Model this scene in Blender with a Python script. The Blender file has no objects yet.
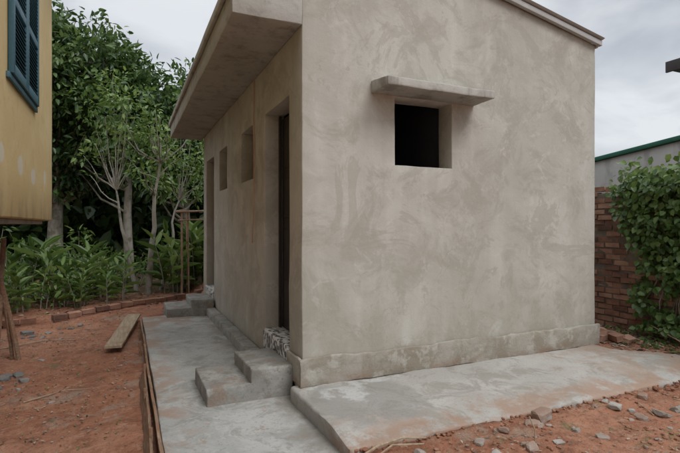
import bpy, bmesh, math, random
import numpy as np
from mathutils import Vector, noise, Matrix
random.seed(7); rng=np.random.default_rng(7)
scene=bpy.context.scene
COL=scene.collection

# ------------------------------------------------------------------ helpers
def empty(name):
    o=bpy.data.objects.new(name,None); COL.objects.link(o); return o
def mesh_obj(name,verts,faces,mat=None,parent=None,smooth=False,sharp=None):
    me=bpy.data.meshes.new(name); me.from_pydata([tuple(v) for v in verts],[],faces); me.update()
    if smooth:
        me.shade_smooth()
        if sharp: me.set_sharp_from_angle(angle=math.radians(sharp))
    o=bpy.data.objects.new(name,me); COL.objects.link(o)
    if mat: me.materials.append(mat)
    if parent: o.parent=parent
    return o

def sstep(a,b,x):
    t=min(1,max(0,(x-a)/(b-a))); return t*t*(3-2*t)

def nodes_mat(name):
    m=bpy.data.materials.new(name); m.use_nodes=True
    nt=m.node_tree; b=nt.nodes['Principled BSDF']
    return m,nt,b

def maprange(nt,sock,a,b,c=0.0,d=1.0,smooth=True):
    n=nt.nodes.new('ShaderNodeMapRange'); n.clamp=True
    n.interpolation_type='SMOOTHSTEP' if smooth else 'LINEAR'
    nt.links.new(sock,n.inputs['Value'])
    n.inputs['From Min'].default_value=a; n.inputs['From Max'].default_value=b
    n.inputs['To Min'].default_value=c; n.inputs['To Max'].default_value=d
    return n.outputs['Result']
def math_n(nt,op,a,b=None):
    n=nt.nodes.new('ShaderNodeMath'); n.operation=op
    for i,v in enumerate((a,b)):
        if v is None: continue
        if isinstance(v,(int,float)): n.inputs[i].default_value=v
        else: nt.links.new(v,n.inputs[i])
    return n.outputs[0]

def layered(name,base,layers,rough=0.9,bumps=((30,0.3,0.01),),spec=0.3):
    m,nt,b=nodes_mat(name)
    tc=nt.nodes.new('ShaderNodeTexCoord'); V=tc.outputs['Object']
    sep=nt.nodes.new('ShaderNodeSeparateXYZ'); nt.links.new(V,sep.inputs[0])
    cache={}
    def nz(scale,detail=4,rgh=0.6,dist=0.0,stretch=None,seed=0):
        detail=min(detail,5)
        key=(scale,detail,rgh,dist,stretch,seed)
        if key in cache: return cache[key]
        mp=nt.nodes.new('ShaderNodeMapping'); nt.links.new(V,mp.inputs[0])
        mp.inputs['Location'].default_value=(seed*3.1,seed*1.7,seed*2.3)
        if stretch: mp.inputs['Scale'].default_value=stretch
        n=nt.nodes.new('ShaderNodeTexNoise'); nt.links.new(mp.outputs[0],n.inputs['Vector'])
        n.inputs['Scale'].default_value=scale; n.inputs['Detail'].default_value=detail
        n.inputs['Roughness'].default_value=rgh; n.inputs['Distortion'].default_value=dist
        cache[key]=n.outputs[0]
        return n.outputs[0]
    rgb=nt.nodes.new('ShaderNodeRGB'); rgb.outputs[0].default_value=(*base,1); cur=rgb.outputs[0]
    rcur=None
    for i,L in enumerate(layers):
        kind=L.get('kind','noise')
        if kind=='vor':
            v=nt.nodes.new('ShaderNodeTexVoronoi'); v.feature='DISTANCE_TO_EDGE'
            v.inputs['Scale'].default_value=L['scale']
            w=nt.nodes.new('ShaderNodeTexNoise'); nt.links.new(V,w.inputs['Vector']); w.inputs['Scale'].default_value=2.5; w.inputs['Detail'].default_value=4
            ad=nt.nodes.new('ShaderNodeVectorMath'); ad.operation='MULTIPLY_ADD'
            nt.links.new(w.outputs['Color'],ad.inputs[0]); ad.inputs[1].default_value=(.5,.5,.5); nt.links.new(V,ad.inputs[2])
            nt.links.new(ad.outputs[0],v.inputs['Vector'])
            f=maprange(nt,v.outputs['Distance'],L['lo'],L['hi'],1,0)
            f=math_n(nt,'MULTIPLY',f,maprange(nt,nz(1.1,1,seed=9),0.5,0.6))
        elif kind=='solid':
            n_=nt.nodes.new('ShaderNodeValue'); n_.outputs[0].default_value=1; f=n_.outputs[0]
        else:
            f=maprange(nt,nz(L['scale'],L.get('detail',4),L.get('rgh',.6),L.get('dist',0),L.get('stretch'),i+1),L['lo'],L['hi'])
        for key,out in (('xr',0),('yr',1),('zr',2)):
            if key in L:
                a,bb=L[key]
                s=sep.outputs[out]
                wob=math_n(nt,'ADD',s,math_n(nt,'MULTIPLY',math_n(nt,'SUBTRACT',nz(3,3,seed=5),0.5),L.get('wob',.3)))
                if a<bb: g=maprange(nt,wob,a,bb)
                else: g=maprange(nt,wob,bb,a,1,0)
                f=math_n(nt,'MULTIPLY',f,g)
        if 'cen' in L:
            cx,cy,cz,r,sx,sy,sz=L['cen']
            sb=nt.nodes.new('ShaderNodeVectorMath'); sb.operation='SUBTRACT'; nt.links.new(V,sb.inputs[0]); sb.inputs[1].default_value=(cx,cy,cz)
            ml=nt.nodes.new('ShaderNodeVectorMath'); ml.operation='MULTIPLY'; nt.links.new(sb.outputs[0],ml.inputs[0]); ml.inputs[1].default_value=(1/sx,1/sy,1/sz)
            ln=nt.nodes.new('ShaderNodeVectorMath'); ln.operation='LENGTH'; nt.links.new(ml.outputs[0],ln.inputs[0])
            dd=math_n(nt,'ADD',ln.outputs['Value'],math_n(nt,'MULTIPLY',math_n(nt,'SUBTRACT',nz(5,4,seed=6),0.5),L.get('wob',1.0)))
            f=math_n(nt,'MULTIPLY',f,maprange(nt,dd,r,r*L.get('soft',1.15),1,0))
        f=math_n(nt,'MULTIPLY',f,L.get('op',1.0))
        mx=nt.nodes.new('ShaderNodeMix'); mx.data_type='RGBA'; mx.blend_type=L.get('blend','MIX')
        nt.links.new(f,mx.inputs[0]); nt.links.new(cur,mx.inputs[6]); mx.inputs[7].default_value=(*L['col'],1)
        cur=mx.outputs[2]
        if 'rough' in L:
            mr=nt.nodes.new('ShaderNodeMix'); mr.data_type='FLOAT'
            nt.links.new(f,mr.inputs[0])
            if rcur is None: mr.inputs[2].default_value=rough
            else: nt.links.new(rcur,mr.inputs[2])
            mr.inputs[3].default_value=L['rough']; rcur=mr.outputs[0]
    nt.links.new(cur,b.inputs['Base Color'])
    if rcur is not None: nt.links.new(rcur,b.inputs['Roughness'])
    else: b.inputs['Roughness'].default_value=rough
    b.inputs['Specular IOR Level'].default_value=spec
    prev=None
    for (s,st,dist) in bumps:
        bp=nt.nodes.new('ShaderNodeBump'); bp.inputs['Strength'].default_value=st; bp.inputs['Distance'].default_value=dist
        nt.links.new(nz(s,3,.65,seed=int(s)),bp.inputs['Height'])
        if prev: nt.links.new(prev,bp.inputs['Normal'])
        prev=bp.outputs[0]
    if prev: nt.links.new(prev,b.inputs['Normal'])
    return m

def leaf_mat(name,c_dark,c_mid,c_light,trans=.3,rough=.42):
    m,nt,b=nodes_mat(name)
    at=nt.nodes.new('ShaderNodeAttribute'); at.attribute_name='lv'
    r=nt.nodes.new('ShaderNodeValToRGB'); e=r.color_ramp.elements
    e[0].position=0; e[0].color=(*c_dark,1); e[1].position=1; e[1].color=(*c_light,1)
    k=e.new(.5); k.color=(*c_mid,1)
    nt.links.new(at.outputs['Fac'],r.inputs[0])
    nt.links.new(r.outputs[0],b.inputs['Base Color']); b.inputs['Roughness'].default_value=rough
    b.inputs['Specular IOR Level'].default_value=.5
    if trans>0:
        tr=nt.nodes.new('ShaderNodeBsdfTranslucent')
        hs=nt.nodes.new('ShaderNodeHueSaturation'); hs.inputs['Hue'].default_value=.48; hs.inputs['Value'].default_value=1.6
        nt.links.new(r.outputs[0],hs.inputs['Color']); nt.links.new(hs.outputs[0],tr.inputs[0])
        mx=nt.nodes.new('ShaderNodeMixShader'); mx.inputs[0].default_value=trans
        nt.links.new(b.outputs[0],mx.inputs[1]); nt.links.new(tr.outputs[0],mx.inputs[2])
        nt.links.new(mx.outputs[0],nt.nodes['Material Output'].inputs[0])
    return m

def unit(a): return a/np.maximum(1e-6,np.linalg.norm(a,axis=1,keepdims=True))
def make_leaves(name,P,D,N,L,W,val,mat,parent=None,droop=.15):
    n=len(P); D=unit(D); S=unit(np.cross(N,D)); N=np.cross(D,S)
    L=L[:,None]; W=W[:,None]
    vs=np.empty((n,6,3))
    vs[:,0]=P
    vs[:,1]=P+.33*L*D+.5*W*S+.12*W*N
    vs[:,2]=P+.70*L*D+.36*W*S+.10*W*N-droop*.4*L*N
    vs[:,3]=P+L*D-droop*L*N
    vs[:,4]=P+.70*L*D-.36*W*S+.10*W*N-droop*.4*L*N
    vs[:,5]=P+.33*L*D-.5*W*S+.12*W*N
    idx=(np.arange(n)*6)[:,None]
    f=np.concatenate([idx+np.array([0,3,2,1]),idx+np.array([0,5,4,3])],axis=1).reshape(-1).astype(np.int32)
    me=bpy.data.meshes.new(name)
    me.vertices.add(n*6); me.vertices.foreach_set('co',vs.reshape(-1).astype(np.float32))
    me.loops.add(len(f)); me.loops.foreach_set('vertex_index',f)
    me.polygons.add(n*2); me.polygons.foreach_set('loop_start',np.arange(0,n*8,4,dtype=np.int32))
    me.polygons.foreach_set('loop_total',np.full(n*2,4,dtype=np.int32))
    me.update(calc_edges=True)
    at=me.attributes.new('lv','FLOAT','POINT'); at.data.foreach_set('value',np.repeat(np.clip(val,0,1),6).astype(np.float32))
    me.materials.append(mat); me.validate()
    o=bpy.data.objects.new(name,me); COL.objects.link(o)
    if parent: o.parent=parent
    return o

class Tubes:
    def __init__(s): s.v=[]; s.f=[]
    def add(s,pts,rad,ns=7):
        pts=[Vector(p) for p in pts]; base=len(s.v)
        for i,p in enumerate(pts):
            d=(pts[min(i+1,len(pts)-1)]-pts[max(i-1,0)])
            if d.length<1e-6: d=Vector((0,0,1))
            d.normalize()
            a=d.cross(Vector((0.3,1,0.1))).normalized(); b=d.cross(a)
            for k in range(ns):
                t=2*math.pi*k/ns; s.v.append(p+(a*math.cos(t)+b*math.sin(t))*rad[i])
        for i in range(len(pts)-1):
            for k in range(ns):
                s.f.append((base+i*ns+k,base+i*ns+(k+1)%ns,base+(i+1)*ns+(k+1)%ns,base+(i+1)*ns+k))
        s.f.append(tuple(base+k for k in range(ns))[::-1]); e=base+(len(pts)-1)*ns
        s.f.append(tuple(e+k for k in range(ns)))
    def obj(s,name,mat,parent=None): return mesh_obj(name,s.v,s.f,mat,parent,True,50)

def crd(a,b,step,extra=()):
    pts=sorted(set([a,b]+[e for e in extra if a<e<b])); out=[]
    for p,q in zip(pts[:-1],pts[1:]):
        n=max(1,round((q-p)/step)); out+= [p+(q-p)*i/n for i in range(n)]
    return out+[pts[-1]]

def solid(name,xs,ys,zs,fill,mat,parent=None,bevel=.01,amp=.004,freq=1.6,zmap=None,seg=2,fine=0.0):
    xs=np.array(xs);ys=np.array(ys);zs=np.array(zs)
    cx=(xs[1:]+xs[:-1])/2; cy=(ys[1:]+ys[:-1])/2; cz=(zs[1:]+zs[:-1])/2
    F=np.zeros((len(cx)+2,len(cy)+2,len(cz)+2),bool)
    for i,x in enumerate(cx):
        for j,y in enumerate(cy):
            for k,z in enumerate(cz):
                F[i+1,j+1,k+1]=fill(x,y,z)
    vid={}; verts=[]; faces=[]
    def V(i,j,k):
        key=(i,j,k)
        if key not in vid: vid[key]=len(verts); verts.append((xs[i],ys[j],zs[k]))
        return vid[key]
    for i,j,k in zip(*np.nonzero(F)):
        a,b,c=i-1,j-1,k-1
        if not F[i-1,j,k]: faces.append((V(a,b,c),V(a,b,c+1),V(a,b+1,c+1),V(a,b+1,c)))
        if not F[i+1,j,k]: faces.append((V(a+1,b,c),V(a+1,b+1,c),V(a+1,b+1,c+1),V(a+1,b,c+1)))
        if not F[i,j-1,k]: faces.append((V(a,b,c),V(a+1,b,c),V(a+1,b,c+1),V(a,b,c+1)))
        if not F[i,j+1,k]: faces.append((V(a,b+1,c),V(a,b+1,c+1),V(a+1,b+1,c+1),V(a+1,b+1,c)))
        if not F[i,j,k-1]: faces.append((V(a,b,c),V(a,b+1,c),V(a+1,b+1,c),V(a+1,b,c)))
        if not F[i,j,k+1]: faces.append((V(a,b,c+1),V(a+1,b,c+1),V(a+1,b+1,c+1),V(a,b+1,c+1)))
    me=bpy.data.meshes.new(name); me.from_pydata(verts,[],faces)
    bm=bmesh.new(); bm.from_mesh(me)
    if bevel>0:
        es=[e for e in bm.edges if e.is_manifold and e.calc_face_angle_signed()>1.0]
        bmesh.ops.bevel(bm,geom=es,offset=bevel,segments=seg,profile=.5,affect='EDGES')
    for v in bm.verts:
        p=v.co.copy()
        if zmap: v.co.z=zmap(p)
        v.co+=noise.noise_vector(p*freq)*amp
        if fine: v.co+=noise.noise_vector(p*freq*6)*fine
    bm.to_mesh(me); bm.free(); me.shade_smooth(); me.set_sharp_from_angle(angle=math.radians(45))
    o=bpy.data.objects.new(name,me); COL.objects.link(o); me.materials.append(mat)
    if parent: o.parent=parent
    return o
def box(name,x0,x1,y0,y1,z0,z1,mat,parent=None,step=.15,bevel=.008,amp=.003,freq=1.6,fine=0.0,zmap=None):
    return solid(name,crd(x0,x1,step),crd(y0,y1,step),crd(z0,z1,step),lambda x,y,z:True,mat,parent,bevel,amp,freq,zmap,fine=fine)

def plank(name,p0,p1,w,t,up,mat,parent=None):
    p0=Vector(p0);p1=Vector(p1); d=(p1-p0); n=max(2,int(d.length/.15)); up=Vector(up)
    s=d.normalized().cross(up).normalized(); u=s.cross(d.normalized())
    vs=[];fs=[]
    for i in range(n+1):
        c=p0+d*i/n+noise.noise_vector((p0+d*i/n)*2)*.006
        for a,b in ((-1,-1),(1,-1),(1,1),(-1,1)):
            vs.append(c+s*(w/2*a)+u*(t/2*b))
    for i in range(n):
        for k in range(4):
            fs.append((4*i+k,4*i+(k+1)%4,4*i+4+(k+1)%4,4*i+4+k))
    fs.append((3,2,1,0)); fs.append((4*n,4*n+1,4*n+2,4*n+3))
    o=mesh_obj(name,vs,fs,mat,parent)
    bm=bmesh.new(); bm.from_mesh(o.data); bmesh.ops.recalc_face_normals(bm,faces=bm.faces); bm.to_mesh(o.data); bm.free()
    return o

def stones(name,items,mat,parent=None,sub=2,flat=.6):
    vs=[];fs=[]
    bm=bmesh.new(); bmesh.ops.create_icosphere(bm,subdivisions=sub,radius=1)
    bv=[v.co.copy() for v in bm.verts]; bf=[[v.index for v in f.verts] for f in bm.faces]; bm.free()
    for (x,y,z,s) in items:
        off=Vector((random.uniform(0,99),)*3); R=Matrix.Rotation(random.uniform(0,6.28),3,'Z')@Matrix.Rotation(random.uniform(-.5,.5),3,'X')
        sc=Vector((random.uniform(.7,1.3),random.uniform(.6,1.1),flat*random.uniform(.6,1.2)))
        b=len(vs)
        for v in bv:
            q=v*(1+.45*noise.noise(v*1.1+off))
            q=Vector((max(-.72,min(.72,q.x)),max(-.7,min(.7,q.y)),max(-.7,min(.7,q.z))))
            q=Vector((q.x*sc.x,q.y*sc.y,q.z*sc.z))*s
            vs.append(R@q+Vector((x,y,z)))
        fs+=[[b+i for i in f] for f in bf]
    return mesh_obj(name,vs,fs,mat,parent)

# ------------------------------------------------------------------ materials
M_plaster=layered('cement_plaster',(.445,.425,.375),[
  dict(scale=.8,detail=5,rgh=.65,dist=.9,lo=.40,hi=.60,col=(.535,.518,.470),op=.8),
  dict(scale=2.0,detail=5,rgh=.75,dist=.7,lo=.47,hi=.63,col=(.335,.312,.262),op=.6),
  dict(scale=5,detail=5,rgh=.78,dist=.9,lo=.55,hi=.64,col=(.58,.565,.52),op=.42),
  dict(scale=1.2,detail=5,rgh=.78,dist=1.2,lo=.555,hi=.59,col=(.365,.34,.29),op=.55),
  dict(kind='vor',scale=1.2,lo=.0,hi=.005,col=(.25,.23,.19),op=.35),
  dict(scale=3,detail=3,lo=.35,hi=.65,stretch=(1.6,1.6,.12),col=(.37,.35,.30),op=.32),
  dict(scale=2.6,detail=4,lo=.3,hi=.62,stretch=(1,1,.4),col=(.325,.29,.235),op=.6,zr=(1.0,.25),wob=.7),
  dict(scale=2,detail=4,lo=.40,hi=.62,stretch=(1,1,.3),col=(.325,.305,.26),op=.55,zr=(2.6,3.6)),
 ],rough=.93,bumps=((7,.22,.02),(70,.3,.004)))
M_plaster_rough=layered('rough_plinth_plaster',(.35,.325,.28),[
  dict(scale=2.2,detail=5,rgh=.7,dist=.6,lo=.42,hi=.60,col=(.25,.215,.165),op=.8),
  dict(scale=5,detail=5,rgh=.7,lo=.52,hi=.64,col=(.45,.43,.385),op=.7),
  dict(scale=3,lo=.4,hi=.6,col=(.28,.18,.125),op=.6,zr=(.12,.0),wob=.06),
 ],rough=.95,bumps=((12,.5,.02),(80,.4,.005)))
M_conc=layered('path_concrete',(.34,.34,.32),[
  dict(scale=1.2,detail=5,rgh=.65,dist=.6,lo=.40,hi=.60,col=(.44,.435,.415),op=.85),
  dict(scale=2.6,detail=5,rgh=.75,dist=.8,lo=.50,hi=.62,col=(.245,.238,.215),op=.7),
  dict(scale=14,detail=4,rgh=.7,lo=.52,hi=.66,col=(.49,.48,.455),op=.4),
  dict(scale=4,detail=5,lo=.38,hi=.56,col=(.31,.20,.14),op=.7,xr=(-.80,-1.08),wob=.35),
  dict(scale=4,detail=5,lo=.42,hi=.58,col=(.31,.19,.13),op=.7,yr=(3.0,4.3),wob=.6),
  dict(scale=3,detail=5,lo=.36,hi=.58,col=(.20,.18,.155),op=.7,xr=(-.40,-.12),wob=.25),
  dict(scale=5,detail=5,rgh=.8,lo=.60,hi=.66,col=(.30,.20,.145),op=.6),
  dict(scale=45,detail=2,lo=.55,hi=.7,col=(.24,.22,.19),op=.5),
 ],rough=.85,bumps=((8,.25,.02),(90,.3,.004)))
M_apron=layered('apron_concrete',(.37,.355,.325),[
  dict(scale=1.5,detail=5,rgh=.65,dist=.6,lo=.42,hi=.60,col=(.44,.425,.395),op=.8),
  dict(scale=3.0,detail=5,rgh=.75,dist=.8,lo=.48,hi=.60,col=(.27,.25,.215),op=.7),
  dict(scale=3.0,detail=5,rgh=.7,lo=.40,hi=.56,col=(.32,.195,.13),op=.75,yr=(-.70,-1.05),wob=.6),
  dict(scale=2.5,detail=5,rgh=.7,lo=.42,hi=.58,col=(.33,.22,.155),op=.7,xr=(2.0,3.6),wob=1.0),
  dict(kind='solid',col=(.25,.24,.225),op=.6,cen=(.35,-.45,0,.8,.50,.42,1),wob=1.5,soft=1.5,rough=.4),
  dict(scale=6,detail=5,lo=.40,hi=.52,col=(.55,.55,.535),op=.7,cen=(.30,-.30,0,.7,.20,.20,1),wob=2.4,soft=1.6),
  dict(scale=7,detail=5,lo=.42,hi=.55,col=(.54,.54,.52),op=.6,cen=(.45,-.09,0,.8,.45,.05,1),wob=2.0,soft=1.5),
  dict(scale=45,detail=2,lo=.55,hi=.7,col=(.25,.22,.18),op=.5),
 ],rough=.85,bumps=((8,.3,.02),(90,.3,.004)))
M_step=layered('step_concrete',(.26,.252,.23),[
  dict(scale=2.5,detail=5,rgh=.65,dist=.6,lo=.42,hi=.60,col=(.355,.345,.32),op=.85),
  dict(scale=5,detail=5,rgh=.75,lo=.48,hi=.60,col=(.175,.16,.138),op=.65),
  dict(scale=4,detail=5,rgh=.75,lo=.54,hi=.62,col=(.27,.19,.14),op=.6),
  dict(scale=45,detail=2,lo=.55,hi=.7,col=(.17,.155,.135),op=.5),
 ],rough=.88,bumps=((12,.45,.02),(90,.4,.004)))
M_canopy=layered('canopy_concrete',(.38,.365,.33),[
  dict(scale=1.6,detail=5,dist=.6,lo=.42,hi=.62,col=(.44,.425,.39),op=.7),
  dict(scale=5,detail=5,rgh=.7,lo=.5,hi=.65,col=(.26,.243,.21),op=.6),
  dict(scale=3,detail=5,rgh=.7,stretch=(1,1,.2),lo=.52,hi=.66,col=(.18,.165,.145),op=.6),
 ],rough=.93,bumps=((10,.3,.02),(70,.3,.004)))
M_ground=layered('red_laterite_soil',(.275,.118,.068),[
  dict(scale=.7,detail=5,rgh=.65,lo=.42,hi=.60,col=(.335,.165,.102),op=.85),
  dict(scale=3,detail=5,rgh=.78,lo=.48,hi=.62,col=(.18,.074,.043),op=.75),
  dict(scale=9,detail=5,rgh=.75,lo=.52,hi=.66,col=(.37,.225,.155),op=.6),
  dict(scale=1.3,detail=5,rgh=.78,lo=.54,hi=.64,col=(.27,.215,.165),op=.6),
  dict(scale=2.3,detail=5,rgh=.8,lo=.59,hi=.65,col=(.10,.12,.05),op=.6),
  dict(scale=26,detail=4,rgh=.85,lo=.54,hi=.66,col=(.11,.056,.036),op=.75),
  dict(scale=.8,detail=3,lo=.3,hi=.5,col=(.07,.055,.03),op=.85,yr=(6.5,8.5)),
 ],rough=.95,bumps=((14,.7,.03),(70,.8,.008)))
M_yellow=layered('yellow_limewash',(.66,.49,.24),[
  dict(scale=1.5,detail=5,dist=.6,lo=.45,hi=.65,col=(.72,.56,.30),op=.7),
  dict(scale=5,detail=5,lo=.55,hi=.7,col=(.56,.40,.19),op=.5),
  dict(scale=4,detail=4,lo=.45,hi=.6,stretch=(1,1,.25),col=(.42,.31,.18),op=.6,zr=(1.8,1.42)),
  ]+[dict(kind='solid',col=(.68,.64,.55),op=.7,cen=(-2.344,y,z,.9,.3,s,.09),wob=1.2,soft=1.4) for y,z,s in ((1.2,2.0,.11),(2.0,1.97,.11),(2.75,1.93,.13),(3.6,2.0,.08))],
  rough=.85,bumps=((20,.2,.01),))
M_shutter=layered('dark_teal_paint',(.055,.135,.175),[dict(scale=6,lo=.5,hi=.65,col=(.085,.18,.22),op=.6)],rough=.5,bumps=())
M_wood=layered('weathered_wood',(.26,.17,.11),[
  dict(scale=6,detail=5,lo=.4,hi=.62,stretch=(6,.6,6),col=(.15,.09,.055),op=.8),
  dict(scale=3,detail=5,lo=.45,hi=.6,col=(.27,.135,.08),op=.6),
  dict(scale=9,detail=5,lo=.55,hi=.7,stretch=(4,.5,4),col=(.38,.30,.22),op=.6)],rough=.85,bumps=((25,.4,.01),))
M_wood_l=layered('pale_plank_wood',(.38,.30,.21),[
  dict(scale=6,detail=5,lo=.4,hi=.62,stretch=(6,.6,6),col=(.27,.20,.13),op=.8),
  dict(scale=4,detail=5,lo=.5,hi=.65,col=(.28,.16,.10),op=.6)],rough=.85,bumps=((25,.4,.01),))
M_rust=layered('rusty_pole',(.27,.17,.11),[dict(scale=8,lo=.4,hi=.6,col=(.36,.26,.19),op=.8)],rough=.85,bumps=())
M_bark=layered('bark',(.24,.215,.175),[
  dict(scale=7,detail=4,lo=.42,hi=.6,stretch=(1,1,.35),col=(.35,.33,.29),op=.8),
  dict(scale=4,detail=4,lo=.52,hi=.62,col=(.11,.105,.075),op=.7)],rough=.9,bumps=((30,.6,.02),))
M_dark=layered('interior_painted_dark',(.045,.050,.062),[dict(scale=4,lo=.4,hi=.6,col=(.06,.065,.078),op=.5)],rough=.9,bumps=())  # shade of the rooms put into the colour, so openings look dark
M_door=layered('dark_door_paint',(.028,.024,.022),[dict(scale=4,lo=.4,hi=.6,col=(.045,.037,.03),op=.6)],rough=.6,bumps=())
M_metal=layered('grey_roof_metal',(.50,.50,.49),[dict(scale=4,lo=.4,hi=.6,col=(.40,.39,.37),op=.6)],rough=.6,bumps=())
M_darkroof=layered('dark_roof_metal',(.05,.045,.045),[dict(scale=4,lo=.4,hi=.6,col=(.07,.06,.055),op=.6)],rough=.7,bumps=())
M_green=layered('green_roof_trim',(.02,.10,.065),[dict(scale=4,lo=.4,hi=.6,col=(.03,.13,.085),op=.6)],rough=.6,bumps=())
M_greywall=layered('grey_render',(.42,.425,.41),[
  dict(scale=.8,detail=5,lo=.42,hi=.62,col=(.50,.50,.48),op=.7),
  dict(scale=2.5,detail=5,lo=.5,hi=.64,stretch=(1,1,.35),col=(.27,.27,.25),op=.7)],rough=.9,bumps=())
M_rock=layered('rubble_stone',(.27,.24,.21),[
  dict(scale=4,detail=5,lo=.45,hi=.6,col=(.37,.35,.32),op=.8),
  dict(scale=3,detail=5,lo=.5,hi=.62,col=(.26,.15,.10),op=.7)],rough=.92,bumps=((40,.5,.01),))
M_clod=layered('laterite_clods',(.235,.108,.066),[
  dict(scale=6,detail=5,lo=.45,hi=.6,col=(.34,.20,.135),op=.8)],rough=.95,bumps=())
M_darkrock=layered('dark_rubble',(.15,.145,.135),[
  dict(scale=4,detail=5,lo=.45,hi=.6,col=(.26,.235,.205),op=.8)],rough=.92,bumps=((40,.5,.01),))
M_mortar=layered('mortar',(.19,.155,.125),[dict(scale=8,lo=.4,hi=.6,col=(.11,.09,.07),op=.6)],rough=.95,bumps=())
M_wire=layered('orange_cable',(.45,.27,.17),[dict(scale=8,lo=.4,hi=.6,col=(.52,.36,.25),op=.6)],rough=.5,bumps=())
M_brick,nt,b=nodes_mat('red_brick')
at=nt.nodes.new('ShaderNodeAttribute'); at.attribute_name='lv'
r=nt.nodes.new('ShaderNodeValToRGB'); e=r.color_ramp.elements
e[0].color=(.11,.062,.045,1); e[1].color=(.40,.235,.165,1); k=e.new(.5); k.color=(.26,.13,.085,1)
tcn=nt.nodes.new('ShaderNodeTexCoord'); nn=nt.nodes.new('ShaderNodeTexNoise'); nn.inputs['Scale'].default_value=5; nn.inputs['Detail'].default_value=5; nn.inputs['Roughness'].default_value=.7
nt.links.new(tcn.outputs['Object'],nn.inputs['Vector'])
mm=math_n(nt,'ADD',at.outputs['Fac'],math_n(nt,'MULTIPLY',math_n(nt,'SUBTRACT',nn.outputs[0],.5),1.5))
nt.links.new(mm,r.inputs[0]); nt.links.new(r.outputs[0],b.inputs['Base Color']); b.inputs['Roughness'].default_value=.95
bp=nt.nodes.new('ShaderNodeBump'); bp.inputs['Strength'].default_value=.6; bp.inputs['Distance'].default_value=.02; nt.links.new(nn.outputs[0],bp.inputs['Height']); nt.links.new(bp.outputs[0],b.inputs['Normal'])
M_tile,nt,b=nodes_mat('patterned_mosaic_tile')
tcn=nt.nodes.new('ShaderNodeTexCoord'); vo=nt.nodes.new('ShaderNodeTexVoronoi'); vo.inputs['Scale'].default_value=30
nt.links.new(tcn.outputs['Object'],vo.inputs['Vector'])
sp=nt.nodes.new('ShaderNodeSeparateColor'); nt.links.new(vo.outputs['Color'],sp.inputs[0])
r=nt.nodes.new('ShaderNodeValToRGB'); r.color_ramp.interpolation='CONSTANT'; e=r.color_ramp.elements
e[0].color=(.10,.10,.105,1); e[1].position=.35; e[1].color=(.74,.73,.70,1); k=e.new(.75); k.color=(.46,.45,.43,1)
nt.links.new(sp.outputs[0],r.inputs[0]); nt.links.new(r.outputs[0],b.inputs['Base Color']); b.inputs['Roughness'].default_value=.35

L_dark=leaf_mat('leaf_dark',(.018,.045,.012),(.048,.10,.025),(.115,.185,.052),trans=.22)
L_far=leaf_mat('leaf_far',(.018,.044,.012),(.046,.095,.026),(.10,.16,.05),trans=0)
L_mid=leaf_mat('leaf_mid',(.034,.075,.016),(.085,.155,.036),(.17,.25,.07))
L_bright=leaf_mat('leaf_bright',(.050,.105,.022),(.115,.20,.045),(.23,.31,.10))
L_dry=leaf_mat('leaf_dry',(.11,.08,.055),(.23,.175,.125),(.36,.30,.22),trans=0,rough=.8)

# ------------------------------------------------------------------ ground
def gh(x,y):
    c=-.17+ (.22 if y>-1.12 else 0.0)
    w=.10
    base=-.235+(.175)*sstep(c-w,c+w+.03,x)
    if x<-.9: base=-.235-.015*sstep(-1.2,-1.6,x)
    if y>-1.1 and -1.1<x<3.4 and y<5.6: base=min(base,-.2)
    base+= .09*sstep(4.3,5.6,y)*(1-sstep(.5,1.5,x)) 
    if x>3.3: base+=.05*sstep(3.3,4.2,x)
    v=Vector((x,y,0))
    a=.026*noise.noise(v*1.1)+.020*noise.noise(v*3.7+Vector((5,1,0)))+.014*noise.noise(v*11)+.007*noise.noise(v*26)
    if -1.12<x<-.2 and y<4.4: a=min(a,0)*.5-.01
    far=max(0,math.hypot(x,y)-16)
    return base+a+ .3*noise.noise(v*.06)*sstep(0,20,far)
def axis(lo,hi,step,limit):
    a=list(np.arange(lo,hi,step)); s=step; x=a[-1]
    while x<limit: s*=1.22; x+=s; a.append(x)
    s=step; x=a[0]; pre=[]
    while x>-limit: s*=1.22; x-=s; pre.append(x)
    return pre[::-1]+a
gx=axis(-3.6,5.2,.035,400); gy=axis(-3.2,7.2,.04,400)
vs=[(x,y,gh(x,y)) for y in gy for x in gx]; nx=len(gx)
fs=[(j*nx+i,j*nx+i+1,(j+1)*nx+i+1,(j+1)*nx+i) for j in range(len(gy)-1) for i in range(nx-1)]
mesh_obj('ground',vs,fs,M_ground,None,True)

# ------------------------------------------------------------------ path + apron
solid('concrete_path',crd(-1.12,-.02,.10),crd(-6,4.55,.10),[-.34,-.2,-.12],lambda x,y,z:True,M_conc,None,.014,.012,1.4,fine=.005)
def ap_fill(x,y,z):
    if x>3.5: return y< -.1-(x-3.5)*1.2 
    return True
def ap_z(p): return p.z-(.035*sstep(-.75,-1.12,p.y) if p.z>-.1 else 0)
solid('concrete_apron',crd(-.085,4.3,.07),crd(-1.12,.0,.07)+[.06],[-.3,-.15,-.06,0],ap_fill,M_apron,None,.022,.014,2.2,fine=.007,zmap=ap_z)

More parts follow.
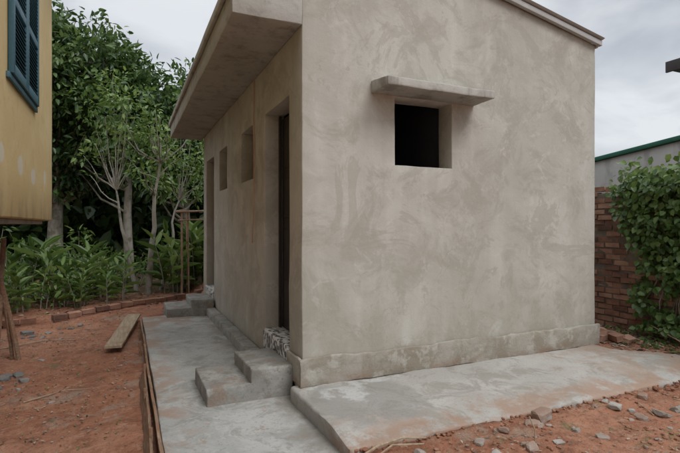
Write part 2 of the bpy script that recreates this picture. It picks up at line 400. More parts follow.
# ------------------------------------------------------------------ building
B=empty('plastered_toilet_block')
LX,LY=3.56,5.63; T=.22
H=[('y',.35,1.18,.25,2.535),('y',1.70,2.35,1.91,2.54),('y',3.28,3.93,1.91,2.54),('y',4.45,5.28,.25,2.535)]
def wfill(x,y,z):
    inside=(T<x<LX-T and T<y<LY-T)
    if inside:
        return abs(y-LY/2)<.06
    if x<T:
        for _,a,b_,c,d in H:
            if a<y<b_ and c<z<d: return False
    if y<T and .906<x<1.548 and 1.91<z<2.54: return False
    return True
def wz(p):
    if p.z<3.1: return p.z
    return 3.1+(p.z-3.1)*((4.10-.188*p.x)-3.1)/1.0
xs=crd(0,LX,.14,(T,LX-T,.906,1.548)); ys=crd(0,LY,.14,(T,LY-T,.35,1.18,1.7,2.35,3.28,3.93,4.45,5.28,LY/2-.06,LY/2+.06)); zs=crd(-.05,4.1,.14,(.25,1.91,2.54,3.1))
solid('walls',xs,ys,zs,wfill,M_plaster,B,.009,.007,1.5,zmap=wz,fine=.003)
def pl_z(p):
    return p.z+(.02*noise.noise(Vector((p.x*2.2,p.y*2.2,0)))+.014*noise.noise(Vector((p.x*9,p.y*9,3)))) if p.z>.15 else p.z
solid('plinth',crd(-.028,LX+.03,.05),[-.042,-.002],[.0,.08,.16,.235],lambda x,y,z:True,M_plaster_rough,B,.010,.008,5,zmap=pl_z,fine=.005)
solid('plinth_return',[-.028,-.002],crd(-.001,.345,.06),[.0,.08,.16,.235],lambda x,y,z:True,M_plaster_rough,B,.010,.005,5,zmap=pl_z,fine=.003)
solid('wall_ledge',crd(-.15,-.002,.05),crd(.86,4.45,.1),[-.3,-.14,.0],lambda x,y,z:True,M_step,B,.015,.009,3,fine=.005)
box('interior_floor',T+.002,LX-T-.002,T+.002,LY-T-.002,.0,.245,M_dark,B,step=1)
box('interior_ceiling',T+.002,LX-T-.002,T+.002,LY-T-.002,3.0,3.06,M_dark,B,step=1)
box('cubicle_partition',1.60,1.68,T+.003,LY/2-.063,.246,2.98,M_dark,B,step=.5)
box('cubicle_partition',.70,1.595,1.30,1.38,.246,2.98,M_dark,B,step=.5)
for nm,y0,y1 in (('tiled_threshold',.352,1.178),('tiled_threshold',4.452,5.278)):
    box(nm,-.022,T,y0,y1,.06,.262,M_tile,B,step=.3,bevel=.004,amp=0)
for (y0,y1) in ((.35,1.18),(4.45,5.28)):
    d=empty('door'); d.parent=B
    box('door_leaf',T-.035,T-.004,y0+.03,y1-.03,.27,2.50,M_door,d,step=.5,bevel=.003,amp=0)
    for k in range(4):
        z0=.38+k*.53
        box('door_panel',T-.044,T-.036,y0+.12,y1-.12,z0,z0+.40,M_door,d,step=.5,bevel=.003,amp=0)
    box('door_frame_side',T-.07,T-.046,y0+.001,y0+.045,.265,2.53,M_door,d,step=.5,bevel=.003,amp=0)
    box('door_frame_side',T-.07,T-.046,y1-.045,y1-.001,.265,2.53,M_door,d,step=.5,bevel=.003,amp=0)
    o=box('door_handle',T-.075,T-.046,y0+.10,y0+.13,1.25,1.37,M_metal,d,step=.5,bevel=.004,amp=0)
for (y0,y1) in ((1.70,2.35),(3.28,3.93)):
    w=empty('window'); w.parent=B
    box('window_dark_sheet',T-.02,T-.002,y0+.001,y1-.001,1.912,2.538,M_dark,w,step=1,bevel=0,amp=0)  # opaque sheet, its dark colour stands in for the unlit room
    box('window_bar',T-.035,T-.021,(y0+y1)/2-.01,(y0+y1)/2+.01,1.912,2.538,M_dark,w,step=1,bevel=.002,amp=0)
def hood_z(p):
    return p.z-(.04*(-p.y/.3) if p.z>2.6 else 0)
box('window_hood',.656,1.812,-.30,-.002,2.545,2.66,M_canopy,B,step=.06,bevel=.008,amp=.008,freq=3,fine=.004,zmap=hood_z)
box('door_canopy',-.585,-.002,-.012,5.86,3.04,3.30,M_canopy,B,step=.12,bevel=.008,amp=.008,freq=1.5,fine=.004)
box('canopy_drip_edge',-.62,-.587,-.03,5.88,3.25,3.335,M_canopy,B,step=.15,bevel=.008,amp=.006,freq=1.5)
vs=[];fs=[];n=260
for i in range(n+1):
    y=-.09+5.84*i/n; w_=.014*math.sin(2*math.pi*y/.18)
    for x in (-.10,LX+.05): 
        vs.append((x,y,4.165-.188*x+w_))
for i in range(n): fs.append((2*i,2*i+1,2*i+3,2*i+2))
mesh_obj('roof_sheet',vs,fs,M_metal,B,True)
def sl(p): return p.z-.188*p.x
box('roof_verge_trim',-.08,LX+.045,-.060,-.014,4.085,4.140,M_metal,B,step=.3,bevel=.004,amp=.003,zmap=sl)
box('roof_eave_trim',LX+.012,LX+.04,-.01,5.65,3.40,3.455,M_metal,B,step=.5,bevel=.004,amp=.002)
t=Tubes(); pts=[(-.014,1.63,3.06),(-.016,1.60,2.9),(-.016,1.62,2.6),(-.015,1.60,2.3),(-.02,1.57,2.0),(-.03,1.545,1.7),(-.035,1.55,1.45),(-.03,1.61,1.25),(-.02,1.66,1.16)]
t.add(pts,[.007]*len(pts),6); t.obj('hanging_cable',M_wire,B)

def steps(y0,y1):
    f=lambda x,y,z: (z<.02) or (x>-.39)
    return solid('entry_steps',crd(-.76,-.024,.06,(-.39,)),crd(y0,y1,.07),[-.2,-.12,-.05,.02,.08,.14],f,M_step,None,.014,.011,2.5,fine=.007)
steps(.17,.86); steps(4.30,5.10)

# ------------------------------------------------------------------ formwork boards
Fm=empty('timber_formwork')
plank('board_1',(-1.135,-3.6,-.20),(-1.14,-.4,-.205),.20,.022,(1,0,0),M_wood,Fm)
plank('board_2',(-1.142,-.5,-.195),(-1.145,2.6,-.20),.18,.022,(1,0,0),M_wood,Fm)
plank('board_3',(-1.137,2.5,-.19),(-1.15,4.35,-.19),.16,.022,(1,0,0),M_wood,Fm)
plank('board_4',(-1.27,-3.5,-.20),(-1.20,1.6,-.21),.15,.02,(1,0,-.45),M_wood,Fm)
for y in (-.2,.7,1.5,2.5,3.3):
    t=Tubes(); t.add([(-1.185,y,-.35),(-1.18+random.uniform(-.03,.02),y+.02,-.07)],[.016,.014],6); t.obj('stake',M_wood,Fm)
plank('loose_plank',(-1.50,2.75,-.15),(-1.24,4.75,-.105),.20,.03,(0,0,1),M_wood_l)

Pl=empty('leaning_poles')
for (a,b_,r0) in (((-2.52,3.0,-.27),(-2.80,3.02,1.15),.028),((-2.60,3.08,-.27),(-2.74,2.9,1.05),.022),((-2.70,2.7,-.27),(-2.72,3.2,1.2),.03)):
    t=Tubes(); a=Vector(a); b_=Vector(b_); pp=[a.lerp(b_,k/6)+noise.noise_vector(a+Vector((k,0,0)))*.012 for k in range(7)]
    t.add(pp,[r0]*7,7); t.obj('pole',M_wood,Pl)

# ------------------------------------------------------------------ yellow raised house
Hs=empty('yellow_raised_house')
WX=-2.344
box('walls',-7.0,WX,-7.0,4.27,1.43,5.3,M_yellow,Hs,step=.5,bevel=.015,amp=.006)
box('floor_beam',-6.9,WX-.10,-6.9,4.12,1.38,1.428,M_greywall,Hs,step=.5,bevel=.01,amp=.003)
for x,y in ((-4.3,3.2),(-4.3,0),(-4.3,-3.5),(-6.6,3.2),(-6.6,0),(-6.6,-3.5)):
    box('pillar',x-.15,x+.15,y-.15,y+.15,-.4,1.378,M_greywall,Hs,step=.5)
mesh_obj('roof',[(-1.85,-7.6,5.25),(-1.85,4.7,5.25),(-4.7,4.7,6.6),(-4.7,-7.6,6.6),(-7.5,4.7,5.25),(-7.5,-7.6,5.25),(-1.85,-7.6,5.32),(-1.85,4.7,5.32),(-4.7,4.7,6.68),(-4.7,-7.6,6.68),(-7.5,4.7,5.32),(-7.5,-7.6,5.32)],
  [(0,3,2,1),(3,5,4,2),(6,7,8,9),(9,8,10,11),(0,1,7,6),(1,2,8,7),(2,4,10,8),(4,5,11,10),(5,3,9,11),(3,0,6,9)],M_darkroof,Hs)
def shutter(y0,y1,z0,z1):
    s=empty('louvre_shutter'); s.parent=Hs; x=WX+.008
    fw=.07
    box('frame_left',x,x+.045,y0,y0+fw,z0,z1,M_shutter,s,step=1,bevel=.004,amp=0)
    box('frame_right',x,x+.045,y1-fw,y1,z0,z1,M_shutter,s,step=1,bevel=.004,amp=0)
    for (a,b_) in ((z0,z0+.10),(z1-.10,z1),((z0+z1)/2-.04,(z0+z1)/2+.04)):
        box('rail',x+.002,x+.043,y0+fw,y1-fw,a,b_,M_shutter,s,step=1,bevel=.004,amp=0)
    box('back',x,x+.006,y0+fw,y1-fw,z0+.1,z1-.1,M_shutter,s,step=1,bevel=0,amp=0)
    vs=[];fs=[]; z=z0+.12
    while z<z1-.13:
        if abs(z+.02-(z0+z1)/2)>.055:
            b0=len(vs)
            for (dx,dz) in ((.038,0),(.042,.006),(.012,.040),(.008,.034)):
                vs+= [(x+dx,y0+fw,z+dz),(x+dx,y1-fw,z+dz)]
            fs+= [(b0,b0+1,b0+3,b0+2),(b0+2,b0+3,b0+5,b0+4),(b0+4,b0+5,b0+7,b0+6),(b0+6,b0+7,b0+1,b0)]
        z+=.042
    mesh_obj('slats',vs,fs,M_shutter,s)
shutter(2.115,2.80,2.76,4.15); shutter(1.42,2.105,2.76,4.15); shutter(-1.5,-.8,2.76,4.15); shutter(-.79,-.09,2.76,4.15)
box('window_surround',WX+.001,WX+.03,1.36,2.86,2.70,2.755,M_shutter,Hs,step=1,bevel=.004,amp=0)
box('window_surround',WX+.001,WX+.03,2.81,2.86,2.757,4.2,M_shutter,Hs,step=1,bevel=.004,amp=0)

# ------------------------------------------------------------------ brick wall + neighbours
BW=empty('brick_wall')
vs=[];fs=[];vals=[]
row=0; z=-.15
while z<1.86:
    y=-6+(.11 if row%2 else 0)
    while y<9:
        if not (z>1.7 and random.random()<.12) and random.random()>.012:
            L_=.203+random.uniform(-.012,.010); j=random.uniform(-.014,.012); dz=random.uniform(-.007,.007)
            x0=4.60+j; b0=len(vs)
            for X in (x0,x0+.11):
                for (yy,zz) in ((y,z+dz),(y+L_,z+dz+random.uniform(-.005,.005)),(y+L_,z+.060+dz),(y,z+.060+dz)):
                    vs.append((X+random.uniform(-.006,.006),yy+random.uniform(-.005,.005),zz+random.uniform(-.003,.003)))
            fs+=[(b0,b0+3,b0+2,b0+1),(b0+4,b0+5,b0+6,b0+7),(b0,b0+1,b0+5,b0+4),(b0+1,b0+2,b0+6,b0+5),(b0+2,b0+3,b0+7,b0+6),(b0+3,b0,b0+4,b0+7)]
            vals+=[random.uniform(.1,.95)]*8
        y+=.222
    z+=.076; row+=1
o=mesh_obj('bricks',vs,fs,M_brick,BW); a=o.data.attributes.new('lv','FLOAT','POINT'); a.data.foreach_set('value',vals)
box('mortar_core',4.609,4.72,-6,9,-.3,1.80,M_mortar,BW,step=.12,bevel=.01,amp=.010,freq=6)

G=empty('grey_neighbour_building')
def gz(p): return p.z+ (-(p.y-1.8)*.10 if p.z>2 else 0)
box('wall',8.0,8.2,-5.5,6.2,-.3,2.92,M_greywall,G,step=.4,bevel=.01,amp=.004,zmap=gz)
box('rear_wall',13.8,14.0,-5.5,6.2,-.3,2.92,M_greywall,G,step=.6,bevel=.01,amp=.004,zmap=gz)
box('roof_trim',7.93,8.05,-5.7,6.3,2.925,3.01,M_green,G,step=.4,bevel=.006,amp=.003,zmap=gz)
box('roof_sheet',8.06,14.1,-5.7,6.3,2.93,2.97,M_green,G,step=.6,bevel=.004,amp=.003,zmap=gz)
N=empty('neighbour_house')
box('wall',7.45,11.5,-6,.75,-.3,3.95,M_greywall,N,step=.5,bevel=.01,amp=.004)
box('roof',6.95,12,-6.4,1.25,3.97,4.10,M_darkroof,N,step=.5,bevel=.01,amp=.006)
box('eave_fascia',6.91,6.945,-6.4,1.27,3.93,4.11,M_darkroof,N,step=.5,bevel=.005,amp=.003)

# ------------------------------------------------------------------ brick kerb at garden edge
vs=[];fs=[];vals=[]
pts=[(-6.5,4.4),(-2.45,5.15),(.35,6.75),(3.2,7.4)]
for (p,q) in zip(pts[:-1],pts[1:]):
    p=Vector((*p,0));q=Vector((*q,0)); d=(q-p); n=int(d.length/.23); u=d.normalized(); s_=Vector((-u.y,u.x,0))
    for i in range(n):
        c=p+u*(i+.5)*.23; zb=gh(c.x,c.y)-.05
        for lay in range(2):
            b0=len(vs); tw=random.uniform(-.12,.12); ox=random.uniform(-.02,.02)
            cc=c+s_*ox; uu=(u+s_*tw).normalized(); ss=Vector((-uu.y,uu.x,0))
            for dz in (0,.075):
                for (a,b_) in ((-1,-1),(1,-1),(1,1),(-1,1)):
                    vs.append(cc+uu*.105*a+ss*.05*b_+Vector((0,0,zb+lay*.08+dz+random.uniform(-.012,.006))))
            fs+=[(b0+3,b0+2,b0+1,b0),(b0+4,b0+5,b0+6,b0+7)]+[(b0+k,b0+(k+1)%4,b0+4+(k+1)%4,b0+4+k) for k in range(4)]
            vals+=[random.uniform(.1,.8)]*8
o=mesh_obj('brick_kerb',vs,fs,M_brick); a=o.data.attributes.new('lv','FLOAT','POINT'); a.data.foreach_set('value',vals)

# ------------------------------------------------------------------ foliage
def clump_leaves(centers,radii,per,lsize,shade,flat=.75,upb=.6):
    P=[];val=[];D=[];Nn=[]
    for c,r,s in zip(centers,radii,shade):
        m=max(4,int(per*r*r/.25))
        d=unit(rng.normal(size=(m,3))); rr=r*(rng.random((m,1))**.45)
        off=d*rr; off[:,2]*=flat
        P.append(np.array(c)+off)
        out=d.copy(); out[:,2]-=.25
        D.append(out+rng.normal(scale=.5,size=(m,3)))
        Nn.append(np.array([0,0,upb])+rng.normal(scale=.45,size=(m,3))+d*.4)
        val.append(s+rng.normal(scale=.2,size=m)+off[:,2]/r*.15)  # leaf tone paler toward each clump's top, shading put into the colour
    P=np.concatenate(P);D=np.concatenate(D);Nn=np.concatenate(Nn);val=np.concatenate(val)
    L=lsize*rng.uniform(.6,1.3,len(P))
    return P,D,Nn,L,val

def tree(name,base,h,cc,cr,ncl,clr,lsize,mat,per=60,trunk_r=.12,lean=(0,0),shade=(.3,.7),aspect=.45,limbs=True):
    o=empty(name)
    base=Vector(base); top=Vector((base.x+lean[0],base.y+lean[1],base.z+h))
    tb=Tubes(); K=9; tr=[]
    for k in range(K+1):
        q=base.lerp(top,k/K)+noise.noise_vector(base+Vector((0,0,k*.6)))*.18*(k/K+.15); q.z=base.z+h*k/K; tr.append(q)
    tb.add([tr[0]-Vector((0,0,.15))]+tr,[trunk_r*1.5]+[trunk_r*(1.15-.85*k/K) for k in range(K+1)],9)
    C=[];R=[];S=[]
    for i in range(ncl):
        d=rng.normal(size=3); d/=np.linalg.norm(d); rr=rng.random()**.4
        c=np.array(cc)+d*np.array(cr)*rr
        c+=np.array(noise.noise_vector(Vector(c)*.7))*.45
        if c[2]<base.z+.3: continue
        C.append(c);R.append(clr*rng.uniform(.5,1.35)); S.append(rng.uniform(*shade))
        if limbs and i%2==0:
            cv=Vector(c); kk=min(K-1,max(2,int(K*min(.95,max(.25,((cv.z-base.z)-.5*(cv-tr[K//2]).to_2d().length)/h)))))
            st=tr[kk]; mid=st.lerp(cv,.5)+Vector((0,0,-.12*(cv-st).length))+noise.noise_vector(cv)*.15
            r0=max(.012,trunk_r*.35)
            tb.add([st,st.lerp(mid,.5)+noise.noise_vector(cv*2)*.05,mid,mid.lerp(cv,.5)+Vector((0,0,.04)),cv],[r0,r0*.8,r0*.6,r0*.4,.006],5)
    tb.obj('trunk_and_limbs',M_bark,o)
    P,D,Nn,L,val=clump_leaves(C,R,per,lsize,S)
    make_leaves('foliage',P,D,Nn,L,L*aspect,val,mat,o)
    return o

tree('mango_tree',(-3.2,11.6,-.2),6.4,(-3.3,11.4,5.0),(2.6,1.5,2.7),140,.60,.22,L_dark,58,.2,shade=(.1,1.0))
tree('mango_tree',(-1.3,11.2,-.2),5.8,(-1.6,10.9,5.0),(1.9,1.2,2.3),95,.52,.19,L_dark,62,.13,shade=(.3,1.0))
tree('broadleaf_tree',(.4,11.8,-.2),4.8,(.2,11.4,4.0),(1.8,1.1,2.1),85,.52,.20,L_dark,58,.14,shade=(.3,1.0))
tree('broadleaf_tree',(-5.6,12.5,-.2),6.5,(-5.8,12.3,4.6),(2.4,1.6,2.8),60,.65,.25,L_dark,45,.2,shade=(.2,.8))
tree('broadleaf_tree',(2.6,13,-.2),3.8,(2.6,12.8,3.0),(2.0,1.3,1.6),36,.55,.24,L_far,45,.14,shade=(.2,.7))
tree('guava_tree',(-.92,7.55,-.15),3.3,(-.75,7.6,3.35),(1.15,.9,1.15),38,.27,.13,L_bright,95,.065,lean=(.25,.1),shade=(.1,.9))
tree('guava_tree',(-1.15,7.9,-.15),2.6,(-1.55,8.0,3.5),(.9,.8,1.3),30,.28,.13,L_bright,90,.05,lean=(-.5,.1),shade=(.0,.7))
tree('guava_tree',(-.6,8.2,-.15),2.4,(.1,8.6,2.9),(.8,.7,1.0),26,.28,.13,L_bright,90,.045,lean=(.5,.2),shade=(.1,.8))
C=[];R=[];S=[]
for i in range(420):
    x=rng.uniform(-13,8); y=rng.uniform(14.5,17.5); z=rng.uniform(-.2,5.4)*(1 if x<3 else .7)
    C.append((x,y,z)); R.append(rng.uniform(.9,1.3)); S.append(rng.uniform(.05,.9))
for i in range(130):
    C.append((rng.uniform(-8,5),rng.uniform(13.2,14.5),rng.uniform(-.1,2.2))); R.append(rng.uniform(.7,1.0)); S.append(rng.uniform(.1,.8))
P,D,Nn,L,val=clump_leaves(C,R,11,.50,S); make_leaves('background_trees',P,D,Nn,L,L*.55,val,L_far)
def shrub(name,c,r,h,mat,ls,per=60,n=16,shade=(.3,.8)):
    C=[];R=[];S=[]
    tb=Tubes(); o=empty(name)
    for i in range(n):
        a=rng.uniform(0,6.28); q=rng.random()**.5*r
        p=(c[0]+q*math.cos(a),c[1]+q*math.sin(a),c[2]+h*rng.uniform(.15,1)*(1-.4*(q/r)**2))
        C.append(p);R.append(rng.uniform(.16,.32));S.append(rng.uniform(*shade))
        b0=Vector((c[0]+.2*q*math.cos(a),c[1]+.2*q*math.sin(a),c[2]-.05)); pv=Vector(p)
        tb.add([b0,b0.lerp(pv,.5)+Vector((0,0,.1)),pv],[.014,.01,.005],5)
    tb.obj('stems',M_bark,o)
    P,D,Nn,L,val=clump_leaves(C,R,per,ls,S); make_leaves('foliage',P,D,Nn,L,L*.4,val,mat,o)
for (x,y,r,h,m,ls) in ((-4.3,6.6,.8,1.1,L_mid,.15),(-3.5,6.3,.6,.9,L_bright,.14),(-3.0,7.6,.8,1.3,L_mid,.16),(-2.5,6.6,.5,.8,L_bright,.13),
   (-1.9,7.6,.6,.9,L_mid,.14),(-5.0,7.6,.8,1.5,L_mid,.18),(-4.0,8.6,.9,1.6,L_dark,.18),(-1.2,9.0,.8,1.0,L_mid,.16),(.9,8.0,.6,1.2,L_mid,.15),(-2.4,9.2,.9,1.5,L_mid,.18),(.2,9.6,.8,1.5,L_mid,.18),(1.4,9.5,.8,1.6,L_dark,.18),(-.2,7.9,.4,.5,L_bright,.12)):
    shrub('leafy_shrub',(x,y,gh(x,y)),r,h,m,ls,per=60,n=int(19*r/.6))
def ginger(c,nst,h,spread,mat,name='ginger_plant'):
    P=[];D=[];Nn=[];L=[];val=[]; tb=Tubes()
    o=empty(name)
    for i in range(nst):
        a=random.uniform(0,6.28); q=random.random()**.5*spread
        b0=Vector((c[0]+q*math.cos(a),c[1]+q*math.sin(a),c[2]-.03)); hh=h*random.uniform(.6,1.1)
        ln=Vector((math.cos(a),math.sin(a),0))*random.uniform(.05,.3)*hh
        pp=[b0+ln*(k/5)**1.6+Vector((0,0,hh*k/5)) for k in range(6)]
        tb.add(pp,[.012,.011,.01,.009,.007,.004],5)
        az=random.uniform(0,3.14); m=random.randint(7,10)
        for k in range(m):
            f=.25+.75*k/(m-1); p=b0+ln*f**1.6+Vector((0,0,hh*f)); aa=az+math.pi*(k%2)+random.uniform(-.4,.4)
            el=.35+.7*f+random.uniform(-.2,.2)
            d=Vector((math.cos(aa)*math.cos(el),math.sin(aa)*math.cos(el),math.sin(el)))
            P.append(p);D.append(d);Nn.append(Vector((0,0,1))+Vector((random.uniform(-.3,.3),random.uniform(-.3,.3),0))-.3*d);L.append(random.uniform(.28,.48)*h);val.append(random.uniform(.15,1))
    tb.obj('stems',M_bark,o)
    L=np.array(L); make_leaves('leaves',np.array(P),np.array(D),np.array(Nn),L,L*.24,np.array(val),mat,o,droop=.45)
for (x,y,n,h,s) in ((-3.5,5.9,9,.75,.35),(-2.9,6.2,8,.8,.35),(-2.2,6.3,7,.75,.3),(-4.4,5.6,9,.8,.4),(-1.7,6.9,7,.8,.3),(-.35,7.5,9,1.15,.3),(.3,7.8,8,1.25,.3),(.0,8.1,8,1.3,.35),(-3.3,7.0,9,1.1,.4),(-2.4,7.2,9,1.1,.4),(.75,7.4,6,1.0,.25)):
    ginger((x,y,gh(x,y)),n,h,s,L_bright if random.random()<.6 else L_mid)
Tr=empty('wooden_trellis')
for (p,q,r0) in (((-.27,6.93,-.2),(-.27,6.95,1.72),.024),((-.12,6.98,-.2),(-.14,6.98,1.68),.018),((.28,7.02,-.2),(.28,7.02,1.74),.022),((-.40,6.90,1.66),(.42,7.06,1.70),.022),((-.35,6.91,1.48),(.38,7.05,1.51),.016),((-.1,7.55,-.2),(-.1,7.55,1.65),.02),((-.27,6.95,1.70),(-.1,7.6,1.66),.016)):
    t=Tubes(); t.add([p,q],[r0,r0],7); t.obj('pole',M_rust,Tr)

# vines on the brick wall
V_=empty('climbing_vine')
P=[];val=[];L=[]
for i in range(11500):
    y=rng.uniform(-3.2,.62); z=rng.uniform(.1,2.15)
    edge=.20+.14*math.sin(z*5)+.16*noise.noise(Vector((0,y*2,z*2.2)))+(.14 if z>1.65 else 0)
    if y>edge: continue
    dn=noise.noise(Vector((3,y*2.1,z*1.6)))+.3*noise.noise(Vector((9,y*6,z*6)))
    lim=-.22 if z>1.2 else -.12
    if y>-.2 and z<.8: lim=-.02
    if dn<lim: continue
    P.append((4.56-rng.random()**1.5*.26-(.08 if z>1.75 else 0),y,z)); val.append(.1+.6*rng.random()+.3*dn); L.append(rng.uniform(.05,.105))
for i in range(2000):
    y=rng.uniform(-3.2,.42); z=1.85+min(.36,abs(rng.normal(0,.15))*(1+.8*noise.noise(Vector((0,y*3,0)))))
    P.append((4.62+rng.normal(0,.12),y,z)); val.append(rng.uniform(.2,1)); L.append(rng.uniform(.05,.11))
P=np.array(P); n=len(P); D=rng.normal(scale=.6,size=(n,3))+np.array([-.35,0,-.8]); Nn=np.array([-1,-.2,.6])+rng.normal(scale=.5,size=(n,3))
make_leaves('vine_leaves',P,D,Nn,np.array(L),np.array(L)*.75,np.array(val),L_mid,V_)
tb=Tubes()
for i in range(34):
    y=random.uniform(-3,.25); pp=[Vector((4.56,y,-.05))]; 
    for k in range(9):
        y+=random.uniform(-.12,.12); pp.append(Vector((4.56-random.uniform(0,.06),y,.22*(k+1))))
    tb.add(pp,[.008]*len(pp),5)
tb.obj('vine_stems',M_bark,V_)
def litter(name,n,xr,yr,mat,ls,cond=lambda x,y:True,zoff=.012,up=0.0):
    P=[];L=[]
    while len(P)<n:
        x=random.uniform(*xr);y=random.uniform(*yr)
        if not cond(x,y): continue
        P.append((x,y,gh(x,y)+zoff)); L.append(random.uniform(.5,1.3)*ls)
    n=len(P); D=rng.normal(size=(n,3)); D[:,2]=rng.uniform(-.1,.25,n)+up; Nn=np.array([0,0,1])+rng.normal(scale=.25,size=(n,3))
    L=np.array(L); make_leaves(name,np.array(P),D,Nn,L,L*.5,rng.random(n),mat)
rough=lambda s:(lambda x,y: noise.noise(Vector((x*s,y*s,4)))>.0)
okR=lambda x,y: (x>3.75 or y<-1.2) and noise.noise(Vector((x*1.3,y*1.3,4)))>-.05
litter('leaf_litter',1700,(3.7,4.6),(-3,2.5),L_dry,.055)
litter('leaf_litter',750,(.1,4.5),(-2.8,-1.15),L_dry,.028,okR)
litter('leaf_litter',900,(-3.4,-1.3),(-1,5.5),L_dry,.028,rough(1.2))
litter('ground_weeds',500,(3.9,4.6),(-3,1),L_mid,.06,rough(1.5),.01,.5)
litter('ground_weeds',320,(-3.4,-1.35),(-1,5.2),L_mid,.028,rough(2.5),.004,.5)
litter('leaf_litter',900,(-5.5,2),(5.4,8.5),L_dry,.07)

def scatter(n,xr,yr,s,cond=lambda x,y:True):
    out=[]
    while len(out)<n:
        x=random.uniform(*xr);y=random.uniform(*yr)
        if cond(x,y):
            ss=s*random.random()**2.2+s*.10; out.append((x,y,gh(x,y)+ss*.1,ss))
    return out
cl=lambda x,y: noise.noise(Vector((x*1.7,y*1.7,8)))>-.1
stones('soil_clods',scatter(850,(-3.5,-1.3),(-1.5,5.5),.024,cl)+scatter(1700,(-.0,4.6),(-2.9,-1.14),.026,cl)+scatter(260,(3.8,4.5),(-1.2,1.5),.04),M_clod,sub=1)
stones('soil_clods',[(random.uniform(-1.0,4.2),-1.15+random.gauss(0,.035),-.05,random.uniform(.008,.026)) for i in range(260) ],M_clod,sub=1)
stones('rubble_stones',scatter(30,(.7,2.6),(-1.6,-1.17),.075)+scatter(34,(-.0,4.2),(-2.4,-1.2),.045)+scatter(26,(-3.3,-1.4),(.5,5.2),.045)+[(.30,-1.32,-.05,.05),(1.0,-1.28,-.04,.07),(1.42,-1.22,-.03,.09),(1.25,-1.3,-.04,.06),(2.1,-1.3,-.04,.07),(2.5,-1.25,-.04,.06)],M_rock)
stones('rubble_stones',scatter(36,(-2.75,-2.3),(1.7,2.3),.075)+scatter(10,(-2.8,-2.4),(4.1,4.6),.11)+scatter(8,(-2.4,-1.8),(4.2,4.9),.07),M_darkrock)
vs=[];fs=[];vals=[]
for (x,y,z,rz,rx) in ((3.85,.15,.02,.3,.1),(3.98,.05,.03,1.2,-.2),(3.9,.2,.09,.9,.25),(4.1,.25,.02,2.0,.1),(4.05,-.05,.01,.1,.3)):
    R_=Matrix.Rotation(rz,3,'Z')@Matrix.Rotation(rx,3,'X'); b0=len(vs)
    for dz in (-1,1):
        for (a,b_) in ((-1,-1),(1,-1),(1,1),(-1,1)):
            vs.append(R_@Vector((a*random.uniform(.07,.11),b_*.055,dz*.035))+Vector((x,y,z)))
    fs+=[(b0+3,b0+2,b0+1,b0),(b0+4,b0+5,b0+6,b0+7)]+[(b0+k,b0+(k+1)%4,b0+4+(k+1)%4,b0+4+k) for k in range(4)]; vals+=[random.uniform(.6,1.2)]*8
o=mesh_obj('broken_bricks',vs,fs,M_brick); a=o.data.attributes.new('lv','FLOAT','POINT'); a.data.foreach_set('value',vals)
Sk=empty('fallen_sticks')
sl_=[([(-.18,-1.25,-.07),(.05,-1.22,.0),(.25,-1.18,.0),(.42,-1.2,-.02)],.011),([(-.1,-1.30,-.07),(.15,-1.24,.0),(.36,-1.27,-.02)],.008),
   ([(1.05,-1.5,-.08),(1.08,-1.48,.02),(1.07,-1.44,.10)],.006),([(.8,-1.9,-.05),(1.0,-1.8,-.03),(1.3,-1.85,-.04)],.006),
   ([(3.6,-1.9,-.03),(3.9,-1.7,.06),(4.3,-1.6,.10)],.008),([(4.0,-.9,0),(4.25,-.5,.08),(4.4,-.1,.16)],.008),([(-2.2,1.3,-.24),(-1.9,1.5,-.235),(-1.6,1.45,-.24)],.006),
   ([(-2.9,3.6,-.24),(-2.4,3.9,-.23),(-2.0,3.8,-.24)],.01)]
for i in range(26):
    x=random.uniform(-3.0,-1.4) if i%2 else random.uniform(.3,4.0); y=random.uniform(.3,5) if i%2 else random.uniform(-2.2,-1.25)
    a=random.uniform(0,6.28); q=random.uniform(.03,.10); pp=[(x+q*k*math.cos(a+.2*k),y+q*k*math.sin(a+.2*k),gh(x+q*k*math.cos(a+.2*k),y+q*k*math.sin(a+.2*k))+.008) for k in (-1,0,1)]
    sl_.append((pp,random.uniform(.003,.006)))
t=Tubes()
for (pp,r0) in sl_:
    t.add(pp,[r0*(1-.15*i) for i in range(len(pp))],6)
t.obj('sticks',M_wood_l,Sk)

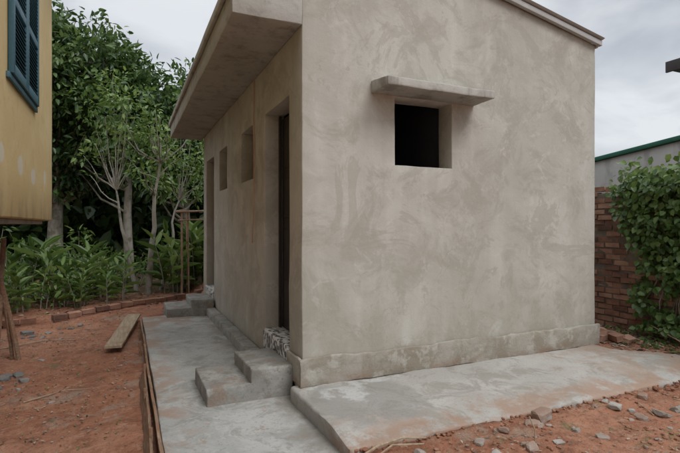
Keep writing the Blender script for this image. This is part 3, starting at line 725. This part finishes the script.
# ------------------------------------------------------------------ light
d=Vector((.42,-1.0,0)).normalized()*math.cos(math.radians(50))+Vector((0,0,math.sin(math.radians(50))))
sun=bpy.data.lights.new('sun','SUN'); sun.energy=1.5; sun.angle=math.radians(26); sun.color=(1,.985,.96)
so=bpy.data.objects.new('sun',sun); COL.objects.link(so); so.rotation_euler=d.to_track_quat('Z','Y').to_euler(); so.location=(0,0,20)
w=bpy.data.worlds.new('World'); scene.world=w; w.use_nodes=True; nt=w.node_tree; nt.nodes.clear()
out=nt.nodes.new('ShaderNodeOutputWorld'); sky=nt.nodes.new('ShaderNodeTexSky'); sky.sky_type='NISHITA'; sky.sun_disc=False
sky.sun_elevation=math.radians(50); sky.sun_rotation=math.atan2(d.x,d.y)
bg1=nt.nodes.new('ShaderNodeBackground'); bg1.inputs[1].default_value=.12; nt.links.new(sky.outputs[0],bg1.inputs[0])
tc=nt.nodes.new('ShaderNodeTexCoord'); sp=nt.nodes.new('ShaderNodeSeparateXYZ'); nt.links.new(tc.outputs['Generated'],sp.inputs[0])
zz=math_n(nt,'ADD',math_n(nt,'MAXIMUM',sp.outputs[2],0.0),.35)
dv=nt.nodes.new('ShaderNodeVectorMath'); dv.operation='DIVIDE'; nt.links.new(tc.outputs['Generated'],dv.inputs[0])
cb=nt.nodes.new('ShaderNodeCombineXYZ'); 
for i in range(3): nt.links.new(zz,cb.inputs[i])
nt.links.new(cb.outputs[0],dv.inputs[1])
nz=nt.nodes.new('ShaderNodeTexNoise'); nt.links.new(dv.outputs[0],nz.inputs['Vector']); nz.inputs['Scale'].default_value=2.4; nz.inputs['Detail'].default_value=5; nz.inputs['Roughness'].default_value=.5; nz.inputs['Distortion'].default_value=.4
rp=nt.nodes.new('ShaderNodeValToRGB'); e=rp.color_ramp.elements; e[0].position=.38; e[0].color=(.50,.53,.58,1); e[1].position=.62; e[1].color=(.88,.905,.935,1)
nt.links.new(nz.outputs[0],rp.inputs[0])
bg2=nt.nodes.new('ShaderNodeBackground'); nt.links.new(rp.outputs[0],bg2.inputs[0])
nt.links.new(maprange(nt,sp.outputs[2],.38,.80,.95,2.4),bg2.inputs[1])
mx=nt.nodes.new('ShaderNodeMixShader'); mx.inputs[0].default_value=.88
nt.links.new(bg1.outputs[0],mx.inputs[1]); nt.links.new(bg2.outputs[0],mx.inputs[2]); nt.links.new(mx.outputs[0],out.inputs[0])

# ------------------------------------------------------------------ camera
cam=bpy.data.cameras.new('camera'); cam.sensor_width=36; cam.lens=25.15; cam.clip_end=2000; cam.clip_start=.05
co=bpy.data.objects.new('camera',cam); COL.objects.link(co); co.location=(-1.344,-3.781,1.347)
co.rotation_euler=(math.radians(90),0,-math.atan2(.409,.9125)); scene.camera=co
scene.view_settings.view_transform='Standard'; scene.view_settings.look='None'; scene.view_settings.exposure=0
